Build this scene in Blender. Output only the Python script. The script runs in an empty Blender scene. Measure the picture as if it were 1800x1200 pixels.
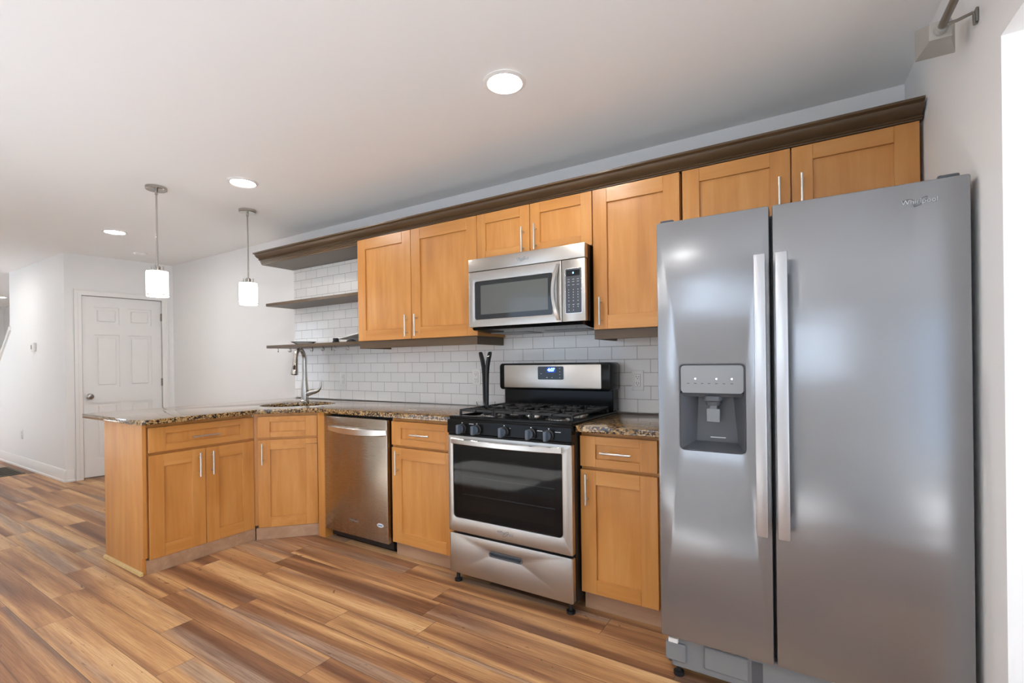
import bpy, bmesh, math, random
from mathutils import Matrix, Vector
R = math.radians
random.seed(7)
SC = bpy.context.scene
COL = SC.collection

# ------------------------------------------------------------------ camera
cam_d = bpy.data.cameras.new('camera'); cam = bpy.data.objects.new('camera', cam_d); COL.objects.link(cam)
CX, CY, CZ = 1.7267, -2.8050, 1.2268
yaw, pit, rol = R(32.0923), R(-0.0959), R(-0.7418)
fw = Vector((-math.sin(yaw)*math.cos(pit), math.cos(yaw)*math.cos(pit), math.sin(pit)))
rt = Vector((math.cos(yaw), math.sin(yaw), 0)); up = rt.cross(fw)
rt2 = rt*math.cos(rol)+up*math.sin(rol); up2 = -rt*math.sin(rol)+up*math.cos(rol)
cam.matrix_world = Matrix(((rt2.x, up2.x, -fw.x, CX), (rt2.y, up2.y, -fw.y, CY), (rt2.z, up2.z, -fw.z, CZ), (0, 0, 0, 1)))
cam_d.sensor_width = 36; cam_d.lens = 845.876*36/1800; cam_d.shift_y = 37.35/1800
cam_d.clip_start = 0.02; cam_d.clip_end = 100
SC.camera = cam

# ------------------------------------------------------------------ world, daylight, exposure
SC.view_settings.view_transform = 'Standard'; SC.view_settings.look = 'None'
SC.view_settings.gamma = 1; SC.view_settings.use_curve_mapping = False
SC.view_settings.exposure = 0.52
w = bpy.data.worlds.new('sky'); SC.world = w; w.use_nodes = True
bg = w.node_tree.nodes['Background']; bg.inputs[0].default_value = (0.62, 0.78, 1.0, 1); bg.inputs[1].default_value = 1.6
LAMP = 118.0      # emission of the ceiling lamps
PEND = 5.5       # emission of the pendant shades
SC.cycles.max_bounces = 16; SC.cycles.diffuse_bounces = 10

def daylight(loc, rot, sx, sy, rad, col=(0.98, 0.99, 1.0)):
    d = bpy.data.lights.new('window_daylight', 'AREA'); d.shape = 'RECTANGLE'; d.size = sx; d.size_y = sy
    d.energy = rad*math.pi*sx*sy; d.color = col
    o = bpy.data.objects.new('window_daylight', d); COL.objects.link(o); o.location = loc; o.rotation_euler = rot
# added area lamps outside unseen windows, behind the camera and in the side room
daylight((1.1, -3.98, 1.72), (R(90), 0, 0), 1.5, .9, 1.3, (.90, .95, 1.0))
daylight((-8.0, -3.98, 1.40), (R(90), 0, 0), 2.1, 1.6, 1.2)
daylight((4.68, -2.5, 1.30), (R(90), 0, R(90)), 2.1, 1.9, 1.9)
sn = bpy.data.lights.new('sun', 'SUN'); sn.energy = 24.0; sn.angle = R(3); sn.color = (1, .985, .96)
so = bpy.data.objects.new('sun', sn); COL.objects.link(so); so.rotation_euler = (R(32), 0, R(12))     # high sun added through unseen front windows, to bounce off the floor

# ------------------------------------------------------------------ materials
def mat(name, col=(.8, .8, .8), rough=.5, metal=0., emit=None, es=0., spec=.5, coat=0., trans=0., alpha=1.):
    m = bpy.data.materials.new(name); m.use_nodes = True
    p = m.node_tree.nodes['Principled BSDF']
    p.inputs['Base Color'].default_value = (*col, 1); p.inputs['Roughness'].default_value = rough
    p.inputs['Metallic'].default_value = metal; p.inputs['Specular IOR Level'].default_value = spec
    p.inputs['Coat Weight'].default_value = coat; p.inputs['Transmission Weight'].default_value = trans
    p.inputs['Alpha'].default_value = alpha
    if emit: p.inputs['Emission Color'].default_value = (*emit, 1); p.inputs['Emission Strength'].default_value = es
    return m
class N:
    """small node helper"""
    def __init__(s, m): s.m = m; s.t = m.node_tree; s.p = s.t.nodes['Principled BSDF']
    def n(s, typ, **kw):
        x = s.t.nodes.new(typ)
        for k, v in kw.items(): setattr(x, k, v)
        return x
    def l(s, a, b): s.t.links.new(a, b)
    def math(s, op, a, b=None, c=None):
        x = s.n('ShaderNodeMath', operation=op)
        for i, v in enumerate((a, b, c)):
            if v is None: continue
            if isinstance(v, (int, float)): x.inputs[i].default_value = v
            else: s.l(v, x.inputs[i])
        return x.outputs[0]
    def ramp(s, fac, stops, interp='LINEAR'):
        x = s.n('ShaderNodeValToRGB'); cr = x.color_ramp; cr.interpolation = interp
        while len(cr.elements) < len(stops): cr.elements.new(.5)
        for e, (p, c) in zip(cr.elements, stops): e.position = p; e.color = (*c, 1)
        s.l(fac, x.inputs[0]); return x.outputs[0]
    def mix(s, f, a, b, blend='MIX'):
        x = s.n('ShaderNodeMix', data_type='RGBA', blend_type=blend)
        for i, v in ((0, f), (6, a), (7, b)):
            if isinstance(v, (int, float)): x.inputs[i].default_value = v
            elif isinstance(v, tuple): x.inputs[i].default_value = (*v, 1)
            else: s.l(v, x.inputs[i])
        return x.outputs[2]
    def noise(s, vec, scale, detail=3, rough=.5, dist=0.):
        x = s.n('ShaderNodeTexNoise'); x.inputs['Scale'].default_value = scale; x.inputs['Detail'].default_value = detail
        x.inputs['Roughness'].default_value = rough; x.inputs['Distortion'].default_value = dist
        s.l(vec, x.inputs['Vector']); return x.outputs['Fac']
    def vmul(s, v, sc):
        x = s.n('ShaderNodeVectorMath', operation='MULTIPLY'); s.l(v, x.inputs[0]); x.inputs[1].default_value = sc; return x.outputs[0]
    def vadd(s, a, b):
        x = s.n('ShaderNodeVectorMath', operation='ADD'); s.l(a, x.inputs[0]); s.l(b, x.inputs[1]); return x.outputs[0]
    def obj(s): return s.n('ShaderNodeTexCoord').outputs['Object']
    def bump(s, h, strength=.2, dist=.01):
        x = s.n('ShaderNodeBump'); x.inputs['Strength'].default_value = strength; x.inputs['Distance'].default_value = dist
        s.l(h, x.inputs['Height']); s.l(x.outputs[0], s.p.inputs['Normal'])

def paint(name, col, rough=.55):
    m = mat(name, col, rough, spec=.3); k = N(m)
    k.bump(k.noise(k.obj(), 260, 2), .06, .002)
    return m
M = {}
M['wall'] = paint('white_wall_paint', (.83, .835, .83), .5)
M['ceil'] = paint('ceiling_paint', (.88, .885, .885), .7)
M['trim'] = mat('white_trim_enamel', (.82, .815, .80), .3)
M['doorw'] = mat('white_door_enamel', (.80, .80, .79), .33)

def wood(name, axis, c0, c1, c2, rough=.32):
    m = mat(name, c1, rough, spec=.45, coat=.15); m.node_tree.nodes['Principled BSDF'].inputs['Coat Roughness'].default_value = .25
    k = N(m); oi = k.n('ShaderNodeObjectInfo').outputs['Random']
    cmb = k.n('ShaderNodeCombineXYZ'); k.l(k.math('MULTIPLY', oi, 17.), cmb.inputs[0]); k.l(k.math('MULTIPLY', oi, 31.), cmb.inputs[2])
    v = k.vadd(k.obj(), cmb.outputs[0])
    st = [(9, 9, 9)]; s = [26., 26., 26.]; s[axis] = 1.8
    v1 = k.vmul(v, tuple(s)); s2 = [4., 4., 4.]; s2[axis] = 1.1; v2 = k.vmul(v, tuple(s2)); s3 = [120., 120., 120.]; s3[axis] = 7.
    n1 = k.noise(v1, 1., 4, .55, .4); n2 = k.noise(v2, 1., 3, .5, 1.2); n3 = k.noise(k.vmul(v, tuple(s3)), 1., 2)
    f = k.math('ADD', k.math('ADD', k.math('MULTIPLY', n1, .4), k.math('MULTIPLY', n2, .5)), k.math('MULTIPLY', n3, .1))
    c = k.ramp(f, [(.32, c0), (.5, c1), (.68, c2)])
    c = k.mix(k.math('MULTIPLY', oi, .22), c, c0)
    k.l(c, k.p.inputs['Base Color'])
    return m
WC = ((.46, .185, .040), (.57, .255, .064), (.65, .325, .100))
M['woodv'] = wood('honey_maple_vertical_grain', 2, *WC)
M['woodh'] = wood('honey_maple_horizontal_grain', 0, *WC)
M['woody'] = wood('honey_maple_depth_grain', 1, *WC)
M['toe'] = wood('worn_toe_board', 0, (.33, .19, .11), (.42, .255, .155), (.52, .34, .22), .5)
M['raw'] = wood('raw_pine_moulding', 1, (.55, .36, .13), (.66, .46, .2), (.72, .54, .27), .55)
M['dark'] = wood('espresso_stained_wood', 0, (.078, .046, .022), (.098, .060, .030), (.118, .074, .038), .40)
M['dark'].node_tree.nodes['Principled BSDF'].inputs['Coat Weight'].default_value = .05

def granite():
    m = mat('brown_granite', (.3, .2, .1), .06, spec=.5, coat=.45); k = N(m); v = k.obj(); k.p.inputs['Coat IOR'].default_value = 1.62; k.p.inputs['Coat Roughness'].default_value = .05
    vo = k.n('ShaderNodeTexVoronoi'); vo.inputs['Scale'].default_value = 120; k.l(v, vo.inputs['Vector'])
    sp = k.n('ShaderNodeSeparateColor'); k.l(vo.outputs['Color'], sp.inputs[0])
    n1 = k.noise(v, 34, 5, .62, .5); n2 = k.noise(v, 120, 3, .6)
    f = k.math('ADD', k.math('MULTIPLY', sp.outputs[0], .42), k.math('ADD', k.math('MULTIPLY', n1, .42), k.math('MULTIPLY', n2, .2)))
    c = k.ramp(f, [(.32, (.010, .008, .006)), (.43, (.055, .032, .016)), (.50, (.17, .095, .038)), (.60, (.33, .195, .075)), (.72, (.46, .31, .15)), (.82, (.22, .14, .07))])
    k.l(c, k.p.inputs['Base Color']); return m
M['granite'] = granite()

def tile():
    m = mat('white_subway_tile', (.8, .8, .79), .12); k = N(m)
    sp = k.n('ShaderNodeSeparateXYZ'); k.l(k.obj(), sp.inputs[0])
    cb = k.n('ShaderNodeCombineXYZ'); k.l(k.math('SUBTRACT', sp.outputs[0], .4527-.1567*40), cb.inputs[0]); k.l(k.math('SUBTRACT', sp.outputs[2], .918), cb.inputs[1])
    b = k.n('ShaderNodeTexBrick'); k.l(cb.outputs[0], b.inputs['Vector'])
    b.inputs['Color1'].default_value = (.80, .80, .79, 1); b.inputs['Color2'].default_value = (.77, .77, .765, 1); b.inputs['Mortar'].default_value = (.30, .29, .28, 1)
    b.inputs['Scale'].default_value = 1; b.inputs['Mortar Size'].default_value = .0016; b.inputs['Mortar Smooth'].default_value = .1
    b.inputs['Brick Width'].default_value = .1567; b.inputs['Row Height'].default_value = .0788
    k.l(b.outputs['Color'], k.p.inputs['Base Color'])
    k.l(k.math('ADD', k.math('MULTIPLY', b.outputs['Fac'], .5), .12), k.p.inputs['Roughness'])
    h = k.math('ADD', k.math('SUBTRACT', 1., b.outputs['Fac']), k.math('MULTIPLY', k.noise(k.obj(), 14, 2), .25))
    k.bump(h, .25, .002); return m
M['tile'] = tile()

def planks():
    m = mat('vinyl_plank_floor', (.4, .25, .12), .34, spec=.42); k = N(m)
    W, L = .147, 1.22
    sp = k.n('ShaderNodeSeparateXYZ'); k.l(k.obj(), sp.inputs[0]); x, y = sp.outputs[0], sp.outputs[1]
    yr = k.math('DIVIDE', k.math('ADD', y, .776+W*60), W); row = k.math('FLOOR', yr)
    wn = k.n('ShaderNodeTexWhiteNoise', noise_dimensions='1D'); k.l(row, wn.inputs['W'])
    xr = k.math('ADD', k.math('DIVIDE', k.math('ADD', x, 40.), L), k.math('MULTIPLY', wn.outputs['Value'], 7.)); cl = k.math('FLOOR', xr)
    cb = k.n('ShaderNodeCombineXYZ'); k.l(row, cb.inputs[0]); k.l(cl, cb.inputs[1])
    w2 = k.n('ShaderNodeTexWhiteNoise', noise_dimensions='2D'); k.l(cb.outputs[0], w2.inputs['Vector'])
    s2 = k.n('ShaderNodeSeparateColor'); k.l(w2.outputs['Color'], s2.inputs[0]); ra, rb, rc = s2.outputs
    off = k.n('ShaderNodeCombineXYZ'); k.l(k.math('MULTIPLY', ra, 53.), off.inputs[0]); k.l(k.math('MULTIPLY', rb, 37.), off.inputs[1])
    v = k.vadd(k.obj(), off.outputs[0])
    broad = k.noise(k.vmul(v, (.45, 10., 1)), 1., 1.5, .45, .6)    # wide colour bands along a plank
    mid = k.noise(k.vmul(v, (1.3, 34., 1)), 1., 4, .55, 1.4)       # streaks
    fine = k.noise(k.vmul(v, (5., 240., 1)), 1., 3, .6, .3)
    knot = k.noise(k.vmul(v, (6., 19., 1)), 1., 2, .5, 2.5)
    f = k.math('ADD', k.math('ADD', k.math('MULTIPLY', broad, .82), k.math('MULTIPLY', mid, .20)), k.math('MULTIPLY', k.math('SUBTRACT', ra, .5), .17))
    c = k.ramp(f, [(.33, (.165, .072, .036)), (.42, (.275, .128, .060)), (.50, (.40, .205, .093)), (.58, (.55, .31, .14)), (.68, (.67, .43, .215))])
    grey = k.ramp(mid, [(.3, (.21, .135, .10)), (.7, (.46, .335, .25))])
    gm = k.math('MULTIPLY', k.ramp(k.noise(k.vmul(v, (.4, 8., 3)), 1., 1.5), [(.55, (0, 0, 0)), (.66, (1, 1, 1))]), .75)
    c = k.mix(gm, c, grey)
    c = k.mix(k.ramp(fine, [(.40, (.85, .85, .85)), (.55, (0, 0, 0))]), c, k.mix(1., c, (.74, .66, .60), 'MULTIPLY'))
    c = k.mix(k.ramp(knot, [(.70, (0, 0, 0)), (.76, (.8, .8, .8))]), c, (.12, .05, .026))
    fy = k.math('FRACT', yr); fx = k.math('FRACT', xr)
    ey = k.math('MULTIPLY', k.math('MINIMUM', fy, k.math('SUBTRACT', 1., fy)), W)
    ex = k.math('MULTIPLY', k.math('MINIMUM', fx, k.math('SUBTRACT', 1., fx)), L)
    e = k.math('MINIMUM', ey, ex)
    seam = k.math('LESS_THAN', e, .0013)
    c = k.mix(k.math('MULTIPLY', seam, .75), c, (.07, .035, .02))
    k.l(c, k.p.inputs['Base Color'])
    k.l(k.math('ADD', k.math('MULTIPLY', mid, .16), .36), k.p.inputs['Roughness'])
    k.bump(k.math('ADD', k.math('MULTIPLY', fine, .3), k.math('MULTIPLY', k.math('SUBTRACT', 1., seam), 1.)), .18, .0015)
    return m
M['floor'] = planks()

def steel(name, col, rough, axis=0, wob=.0, aniso=.0, grain=.05):
    m = mat(name, col, rough, metal=1.); k = N(m); v = k.obj()
    s = [2600., 2600., 2600.]; s[axis] = 14.
    g = k.noise(k.vmul(v, tuple(s)), 1., 2)
    k.l(k.math('ADD', k.math('MULTIPLY', g, grain), rough-grain/2), k.p.inputs['Roughness'])
    if aniso:
        tg = k.n('ShaderNodeTangent', direction_type='RADIAL', axis='Z'); k.l(tg.outputs[0], k.p.inputs['Tangent'])
        k.p.inputs['Anisotropic'].default_value = abs(aniso); k.p.inputs['Anisotropic Rotation'].default_value = .25 if aniso < 0 else 0.
    if wob:
        k.bump(k.noise(k.vmul(v, (1.6, 1.6, 4.2)), 1., 2), wob, .02)
    return m
M['steel'] = steel('brushed_stainless_steel', (.50, .475, .44), .34, 0, 0., -.5)
M['fridge'] = steel('fridge_stainless_steel', (.30, .308, .322), .26, 0, .22, .5, .0)
M['fridge'].node_tree.nodes['Principled BSDF'].inputs['Metallic'].default_value = .72
M['dw'] = steel('dishwasher_stainless_steel', (.46, .405, .335), .27, 0, 0., -.75)
M['bright'] = mat('satin_bright_steel', (.72, .72, .71), .26, 1.)
M['handle'] = mat('fridge_handle_aluminium', (.56, .57, .59), .36, .9)
M['nickel'] = mat('brushed_nickel', (.46, .435, .40), .26, 1.)
M['pull'] = mat('satin_nickel_pull', (.66, .64, .61), .3, .9)
M['pewter'] = mat('pewter_knob_metal', (.35, .32, .29), .25, 1.)
M['black'] = mat('black_enamel', (.006, .006, .006), .14, spec=.16)
M['blackm'] = mat('matt_black_plastic', (.012, .012, .013), .45)
M['iron'] = mat('cast_iron', (.018, .018, .019), .55)
M['knobg'] = mat('blue_grey_knob_plastic', (.085, .105, .135), .32)
M['greyp'] = mat('grey_appliance_plastic', (.20, .21, .22), .4)
M['greyd'] = mat('dark_grey_plastic', (.085, .09, .10), .4)
M['dispp'] = mat('silver_panel', (.27, .275, .28), .38, .5)
M['glassd'] = mat('dark_oven_glass', (.010, .009, .008), .04, alpha=.55, spec=.28)
M['mwglass'] = mat('microwave_window_glass', (.105, .112, .108), .10)
M['mwband'] = mat('microwave_window_border', (.022, .025, .028), .06)
M['keypad'] = mat('slate_keypad', (.05, .055, .065), .25)
M['screen'] = mat('black_display', (.004, .005, .008), .08)
M['blue'] = mat('blue_display_digits', (.3, .6, 1), .4, emit=(.25, .6, 1.), es=4.)
M['glowb'] = mat('blue_display_glow', (.0, .01, .06), .2, emit=(.0, .05, .6), es=.5)
M['led'] = mat('white_led', (.8, .8, .9), .4, emit=(.75, .75, 1.), es=1.6)
M['mark'] = mat('pale_printed_mark', (.62, .63, .65), .5)
M['markd'] = mat('dark_printed_mark', (.05, .05, .055), .5)
M['logo'] = mat('pale_logo', (.62, .63, .64), .3, .6)
M['badge'] = mat('badge_white', (.72, .78, .82), .3)
M['badgeb'] = mat('badge_blue', (.12, .22, .42), .3)
M['plate'] = mat('white_plastic_plate', (.80, .795, .77), .3)
M['slot'] = mat('outlet_slot', (.06, .055, .05), .5)
M['glass'] = mat('clear_glass', (.95, .97, .97), .02, trans=1.)
M['vent'] = mat('olive_floor_register', (.045, .037, .018), .5)
M['lamp'] = mat('lit_lamp_lens', (1, 1, 1), .5, emit=(1, .965, .91), es=LAMP)
M['shade'] = mat('lit_opal_glass_shade', (1, 1, 1), .4, emit=(1, .95, .88), es=PEND)
M['sinkst'] = mat('sink_steel', (.42, .40, .37), .3, 1.)
M['pane'] = mat('window_glass', (1, 1, 1), .0, trans=1., spec=.3)
M['sprayhead'] = mat('black_rubber', (.02, .02, .02), .5)
M['galv'] = mat('worn_silver_metal', (.50, .49, .46), .4, .55)

# ------------------------------------------------------------------ mesh builder
class B:
    def __init__(s, *mats): s.bm = bmesh.new(); s.mats = list(mats); s.mi = 0
    def use(s, i): s.mi = i; return s
    def _take(s, t, M4=None):
        if M4 is not None: bmesh.ops.transform(t, matrix=M4, verts=t.verts)
        for f in t.faces: f.material_index = s.mi
        me = bpy.data.meshes.new('tmp'); t.to_mesh(me); t.free(); s.bm.from_mesh(me); bpy.data.meshes.remove(me); return s
    def box(s, x0, x1, y0, y1, z0, z1, bev=0., seg=2, M4=None):
        t = bmesh.new(); bmesh.ops.create_cube(t, size=1.)
        bmesh.ops.scale(t, vec=(abs(x1-x0), abs(y1-y0), abs(z1-z0)), verts=t.verts)
        bmesh.ops.translate(t, vec=((x0+x1)/2, (y0+y1)/2, (z0+z1)/2), verts=t.verts)
        if bev: bmesh.ops.bevel(t, geom=t.edges[:], offset=bev, segments=seg, profile=.5, affect='EDGES')
        return s._take(t, M4)
    def prism(s, outer, a0, a1, axis=2, holes=(), bev=0., M4=None):
        """polygon (with holes) in the plane across `axis`, extruded a0..a1"""
        def mk(p, a):
            if axis == 2: return (p[0], p[1], a)
            if axis == 1: return (p[0], a, p[1])
            return (a, p[0], p[1])
        t = bmesh.new()
        if not holes:
            f = t.faces.new([t.verts.new(mk(p, a0)) for p in outer]); fs = [f]
        else:
            for lp in (outer, *holes):
                vs = [t.verts.new(mk(p, a0)) for p in lp]
                for i in range(len(vs)): t.edges.new((vs[i], vs[(i+1) % len(vs)]))
            fs = [g for g in bmesh.ops.triangle_fill(t, use_beauty=True, use_dissolve=False, edges=t.edges[:])['geom'] if isinstance(g, bmesh.types.BMFace)]
            bmesh.ops.dissolve_limit(t, angle_limit=.001, verts=t.verts[:], edges=t.edges[:]) if False else None
        fs = t.faces[:]
        d = [0, 0, 0]; d[axis] = a1-a0
        r = bmesh.ops.extrude_face_region(t, geom=fs)
        bmesh.ops.translate(t, vec=d, verts=[g for g in r['geom'] if isinstance(g, bmesh.types.BMVert)])
        bmesh.ops.recalc_face_normals(t, faces=t.faces[:])
        if bev:
            ed = [e for e in t.edges if len(e.link_faces) == 2 and e.calc_face_angle(0) > .6]
            bmesh.ops.bevel(t, geom=ed, offset=bev, segments=2, profile=.5, affect='EDGES')
        return s._take(t, M4)
    def tube(s, pts, r, seg=12, closed=False, cap=True, flat=1., M4=None):
        """sweep of a circle (or ellipse) along points; r a number or list"""
        t = bmesh.new(); P = [Vector(p) for p in pts]; n = len(P); rr = r if isinstance(r, (list, tuple)) else [r]*n
        rings = []; ref = None
        for i in range(n):
            a = P[(i-1) % n] if (closed or i > 0) else P[i]; b = P[(i+1) % n] if (closed or i < n-1) else P[i]
            tn = (b-a).normalized()
            if ref is None:
                ref = Vector((0, 0, 1)) if abs(tn.z) < .9 else Vector((1, 0, 0))
            u = (ref-tn*ref.dot(tn)).normalized(); v = tn.cross(u); ref = u
            rings.append([t.verts.new(P[i]+(u*math.cos(2*math.pi*k/seg)*flat+v*math.sin(2*math.pi*k/seg))*rr[i]) for k in range(seg)])
        for i in range(n if closed else n-1):
            A, Bq = rings[i], rings[(i+1) % n]
            for k in range(seg): t.faces.new((A[k], A[(k+1) % seg], Bq[(k+1) % seg], Bq[k]))
        if cap and not closed: t.faces.new(rings[0]); t.faces.new(rings[-1])
        bmesh.ops.recalc_face_normals(t, faces=t.faces[:])
        return s._take(t, M4)
    def lathe(s, prof, c=(0, 0, 0), seg=32, axis=2, M4=None, cap=True):
        """profile [(radius, height)...] spun about axis through c"""
        t = bmesh.new(); rings = []
        for r, h in prof:
            ring = []
            for k in range(seg):
                a = 2*math.pi*k/seg; p = [r*math.cos(a), r*math.sin(a), h]
                if axis == 1: p = [p[0], -h, p[1]]
                if axis == 0: p = [h, p[0], p[1]]
                ring.append(t.verts.new((p[0]+c[0], p[1]+c[1], p[2]+c[2])))
            rings.append(ring)
        for A, Bq in zip(rings, rings[1:]):
            for k in range(seg): t.faces.new((A[k], A[(k+1) % seg], Bq[(k+1) % seg], Bq[k]))
        if cap: t.faces.new(rings[0]); t.faces.new(rings[-1])
        bmesh.ops.remove_doubles(t, verts=t.verts[:], dist=1e-6)
        bmesh.ops.recalc_face_normals(t, faces=t.faces[:])
        return s._take(t, M4)
    def sweep(s, prof, x0, x1, M4=None):
        """profile in (y,z) extruded along x"""
        return s.prism(prof, x0, x1, axis=0, M4=M4)
    def text(s, string, size, c, off=0., ext=.0006, M4=None, shear=0.):
        cu = bpy.data.curves.new('tmp', 'FONT'); cu.body = string; cu.size = size; cu.extrude = ext; cu.offset = off; cu.shear = shear
        cu.align_x = 'CENTER'; cu.align_y = 'CENTER'
        o = bpy.data.objects.new('tmp', cu); COL.objects.link(o)
        dg = bpy.context.evaluated_depsgraph_get(); me = bpy.data.meshes.new_from_object(o.evaluated_get(dg))
        bpy.data.objects.remove(o); t = bmesh.new(); t.from_mesh(me); bpy.data.meshes.remove(me)
        mm = Matrix.Translation(c) @ Matrix.Rotation(R(90), 4, 'X')
        if M4 is not None: mm = M4 @ mm
        return s._take(t, mm)
def origin_of(o):
    v = Vector((0, 0, 0))
    while o: v = v + o.location; o = o.parent
    return v
ROT = {}
def link(name, b, parent=None, kind=None, label=None, mod=None):
    me = bpy.data.meshes.new(name)
    if parent is not None:
        root = parent
        while root.parent: root = root.parent
        if root.rotation_euler.z:   # parts of a turned thing are built in the thing's own frame
            pass
        else: bmesh.ops.translate(b.bm, vec=-root.location, verts=b.bm.verts)
    b.bm.to_mesh(me); b.bm.free()
    for m in b.mats: me.materials.append(m)
    me.polygons.foreach_set('use_smooth', [True]*len(me.polygons)); me.set_sharp_from_angle(angle=R(26))
    o = bpy.data.objects.new(name, me); COL.objects.link(o)
    if parent is not None: o.parent = parent
    if kind: o['kind'] = kind
    if label: o['label'] = label
    return o
def thing(name, label, cat, loc, rotz=0., group=None):
    o = bpy.data.objects.new(name, None); COL.objects.link(o); o.empty_display_size = .1
    o.location = loc; o.rotation_euler = (0, 0, rotz); o['label'] = label; o['category'] = cat
    if group: o['group'] = group
    return o
def tag(o, label, cat, group=None):
    o['label'] = label; o['category'] = cat
    if group: o['group'] = group
    return o
def struct(name, b): return link(name, b, kind='structure')
def centre(o):
    """put a one-mesh thing's origin at the base of its box"""
    vs = [v.co for v in o.data.vertices]
    lo = Vector((min(v[i] for v in vs) for i in range(3))); hi = Vector((max(v[i] for v in vs) for i in range(3)))
    c = Vector(((lo.x+hi.x)/2, (lo.y+hi.y)/2, lo.z)); o.data.transform(Matrix.Translation(-c)); o.location = c; return o
def copy_tree(o, parent=None):
    c = o.copy(); COL.objects.link(c); c.parent = parent
    for ch in list(o.children): copy_tree(ch, c)
    return c
def rrect(x0, x1, z0, z1, r, n=5):
    p = []
    for cx, cz, a0 in ((x1-r, z1-r, 0), (x0+r, z1-r, 90), (x0+r, z0+r, 180), (x1-r, z0+r, 270)):
        for i in range(n+1):
            a = R(a0+90*i/n); p.append((cx+r*math.cos(a), cz+r*math.sin(a)))
    return p
def rect(x0, x1, z0, z1): return [(x0, z0), (x1, z0), (x1, z1), (x0, z1)]

# ------------------------------------------------------------------ room shell
H = 2.4625
WXS = .046                                   # the right wall leans out slightly towards the camera
def wx(y): return 2.088-WXS*y
M['greytile'] = mat('light_grey_floor_tile', (.50, .50, .505), .45)
struct('floor', B(M['floor'], M['greytile']).box(-12.3, 4.6, -2.45, .12, -.05, 0).use(1).box(-12.3, 4.6, -3.8, -2.45, -.05, 0))   # unseen grey tile behind the camera, added for neutral bounce light
struct('ceiling', B(M['ceil']).box(-12.3, 4.6, -3.8, .12, H, H+.08))
struct('wall_back', B(M['wall']).box(-12.3, 4.6, 0, .12, 0, H))
T = .13
bw = B(M['wall'])
bw.prism([(wx(0), 0), (wx(-1.1), -1.1), (wx(-1.1)+T, -1.1), (wx(0)+T, 0)], 0, H)
bw.prism([(wx(-1.1), -1.1), (wx(-1.9), -1.9), (wx(-1.9)+T, -1.9), (wx(-1.1)+T, -1.1)], 2.04, H)  # header ends early, out of view, shaped to let daylight onto the ceiling
struct('wall_right', bw)
bw = B(M['wall']); bw.prism(rect(-12.3, 4.6, 0, H), -3.8, -3.7, axis=1, holes=[rect(.45, 1.75, 1.32, 2.12), rect(-1.9, -.4, .40, 2.15), rect(2.95, 4.35, .35, 2.15), rect(-9, -7, .65, 2.15)])
struct('wall_front', bw)
bw = B(M['wall']); bw.prism(rect(-3.8, .12, 0, H), 4.5, 4.6, axis=0, holes=[rect(-3.5, -1.5, .4, 2.25)])
struct('wall_side', bw)  # unseen side room, added to send light into the kitchen
struct('wall_far', B(M['wall']).box(-12.4, -12.2, -3.8, .12, 0, H))
def window(i, axis, a0, a1, z0, z1, pos, s):
    b = B(M['trim'])
    def bx(u0, u1, v0, v1, d0, d1):
        if axis == 1: b.box(u0, u1, pos+d0*s, pos+d1*s, v0, v1)
        else: b.box(pos+d0*s, pos+d1*s, u0, u1, v0, v1)
    bx(a0, a1, z0, z0+.04, -.07, -.02); bx(a0, a1, z1-.04, z1, -.07, -.02)
    bx(a0, a0+.04, z0+.04, z1-.04, -.07, -.02); bx(a1-.04, a1, z0+.04, z1-.04, -.07, -.02)
    zm = (z0+z1)/2; bx(a0+.04, a1-.04, zm-.02, zm+.02, -.065, -.025)
    return struct('window_%d' % i, b)
window(1, 1, .45, 1.75, 1.32, 2.12, -3.7, 1)  # unseen, added to light the room and mirror in the refrigerator
window(2, 0, -3.5, -1.5, .4, 2.25, 4.5, -1)  # side room opening, unseen, added to let daylight in
window(5, 1, -1.9, -.4, .40, 2.15, -3.7, 1)  # unseen, added so a sun patch on the tile lifts the ceiling
window(4, 1, 2.95, 4.35, .35, 2.15, -3.7, 1)  # unseen, added to throw sun on the side room floor
window(3, 1, -9, -7, .65, 2.15, -3.7, 1)  # unseen, added to fill the far end with daylight

# the wall with the six panel door stands slightly askew
A0 = Vector((-4.944, 0)); AD = Vector((-.136, -1.013)).normalized(); ANG = math.atan2(AD.y, AD.x)
DM = Matrix.Translation((A0.x, A0.y, 0)) @ Matrix.Rotation(ANG, 4, 'Z')   # local +x along the wall, local +y = into the kitchen? (see below)
# local frame: x = s along wall from the back corner, y>0 is towards the room (left of AD is +x world)
D0, D1, DZ = .118, .851, 2.02
DL = .98/abs(AD.y)
bw = B(M['wall'])
bw.prism([(0, 0), (D0, 0), (D0, DZ), (D1, DZ), (D1, 0), (DL, 0), (DL, H), (0, H)], -.10, 0, axis=1, M4=DM)
struct('wall_door', bw)
SX = A0.x+AD.x*DL
struct('wall_stair', B(M['wall']).prism([(SX, 0), (SX, H), (-7.07, H), (-7.07, 1.70), (-9.3, 0)], -.98, -.88, axis=1))
def bbprof(y0, s):   # baseboard profile (y,z), s=-1 sticks out towards -y
    return [(y0, 0), (y0+s*.022, 0), (y0+s*.022, .018), (y0+s*.014, .024), (y0+s*.014, .092), (y0+s*.009, .104), (y0+s*.009, .114), (y0+s*.003, .128), (y0, .130)]
bb = B(M['trim']); bb.sweep(bbprof(-.981, -1), -9.1, SX+.02); struct('baseboard_stair', bb)
bb = B(M['trim'])
bb.prism([(y, z) for y, z in bbprof(.001, 1)], D1+.075, DL+.02, axis=0, M4=DM); struct('baseboard_door', bb)
bb = B(M['trim']); bb.sweep(bbprof(-.001, -1), -4.94, -2.3); struct('baseboard_back', bb)
bb = B(M['trim']); bb.sweep([(y, z) for y, z in bbprof(-3.699, 1)], -12.1, 2.2); struct('baseboard_front', bb)

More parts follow.
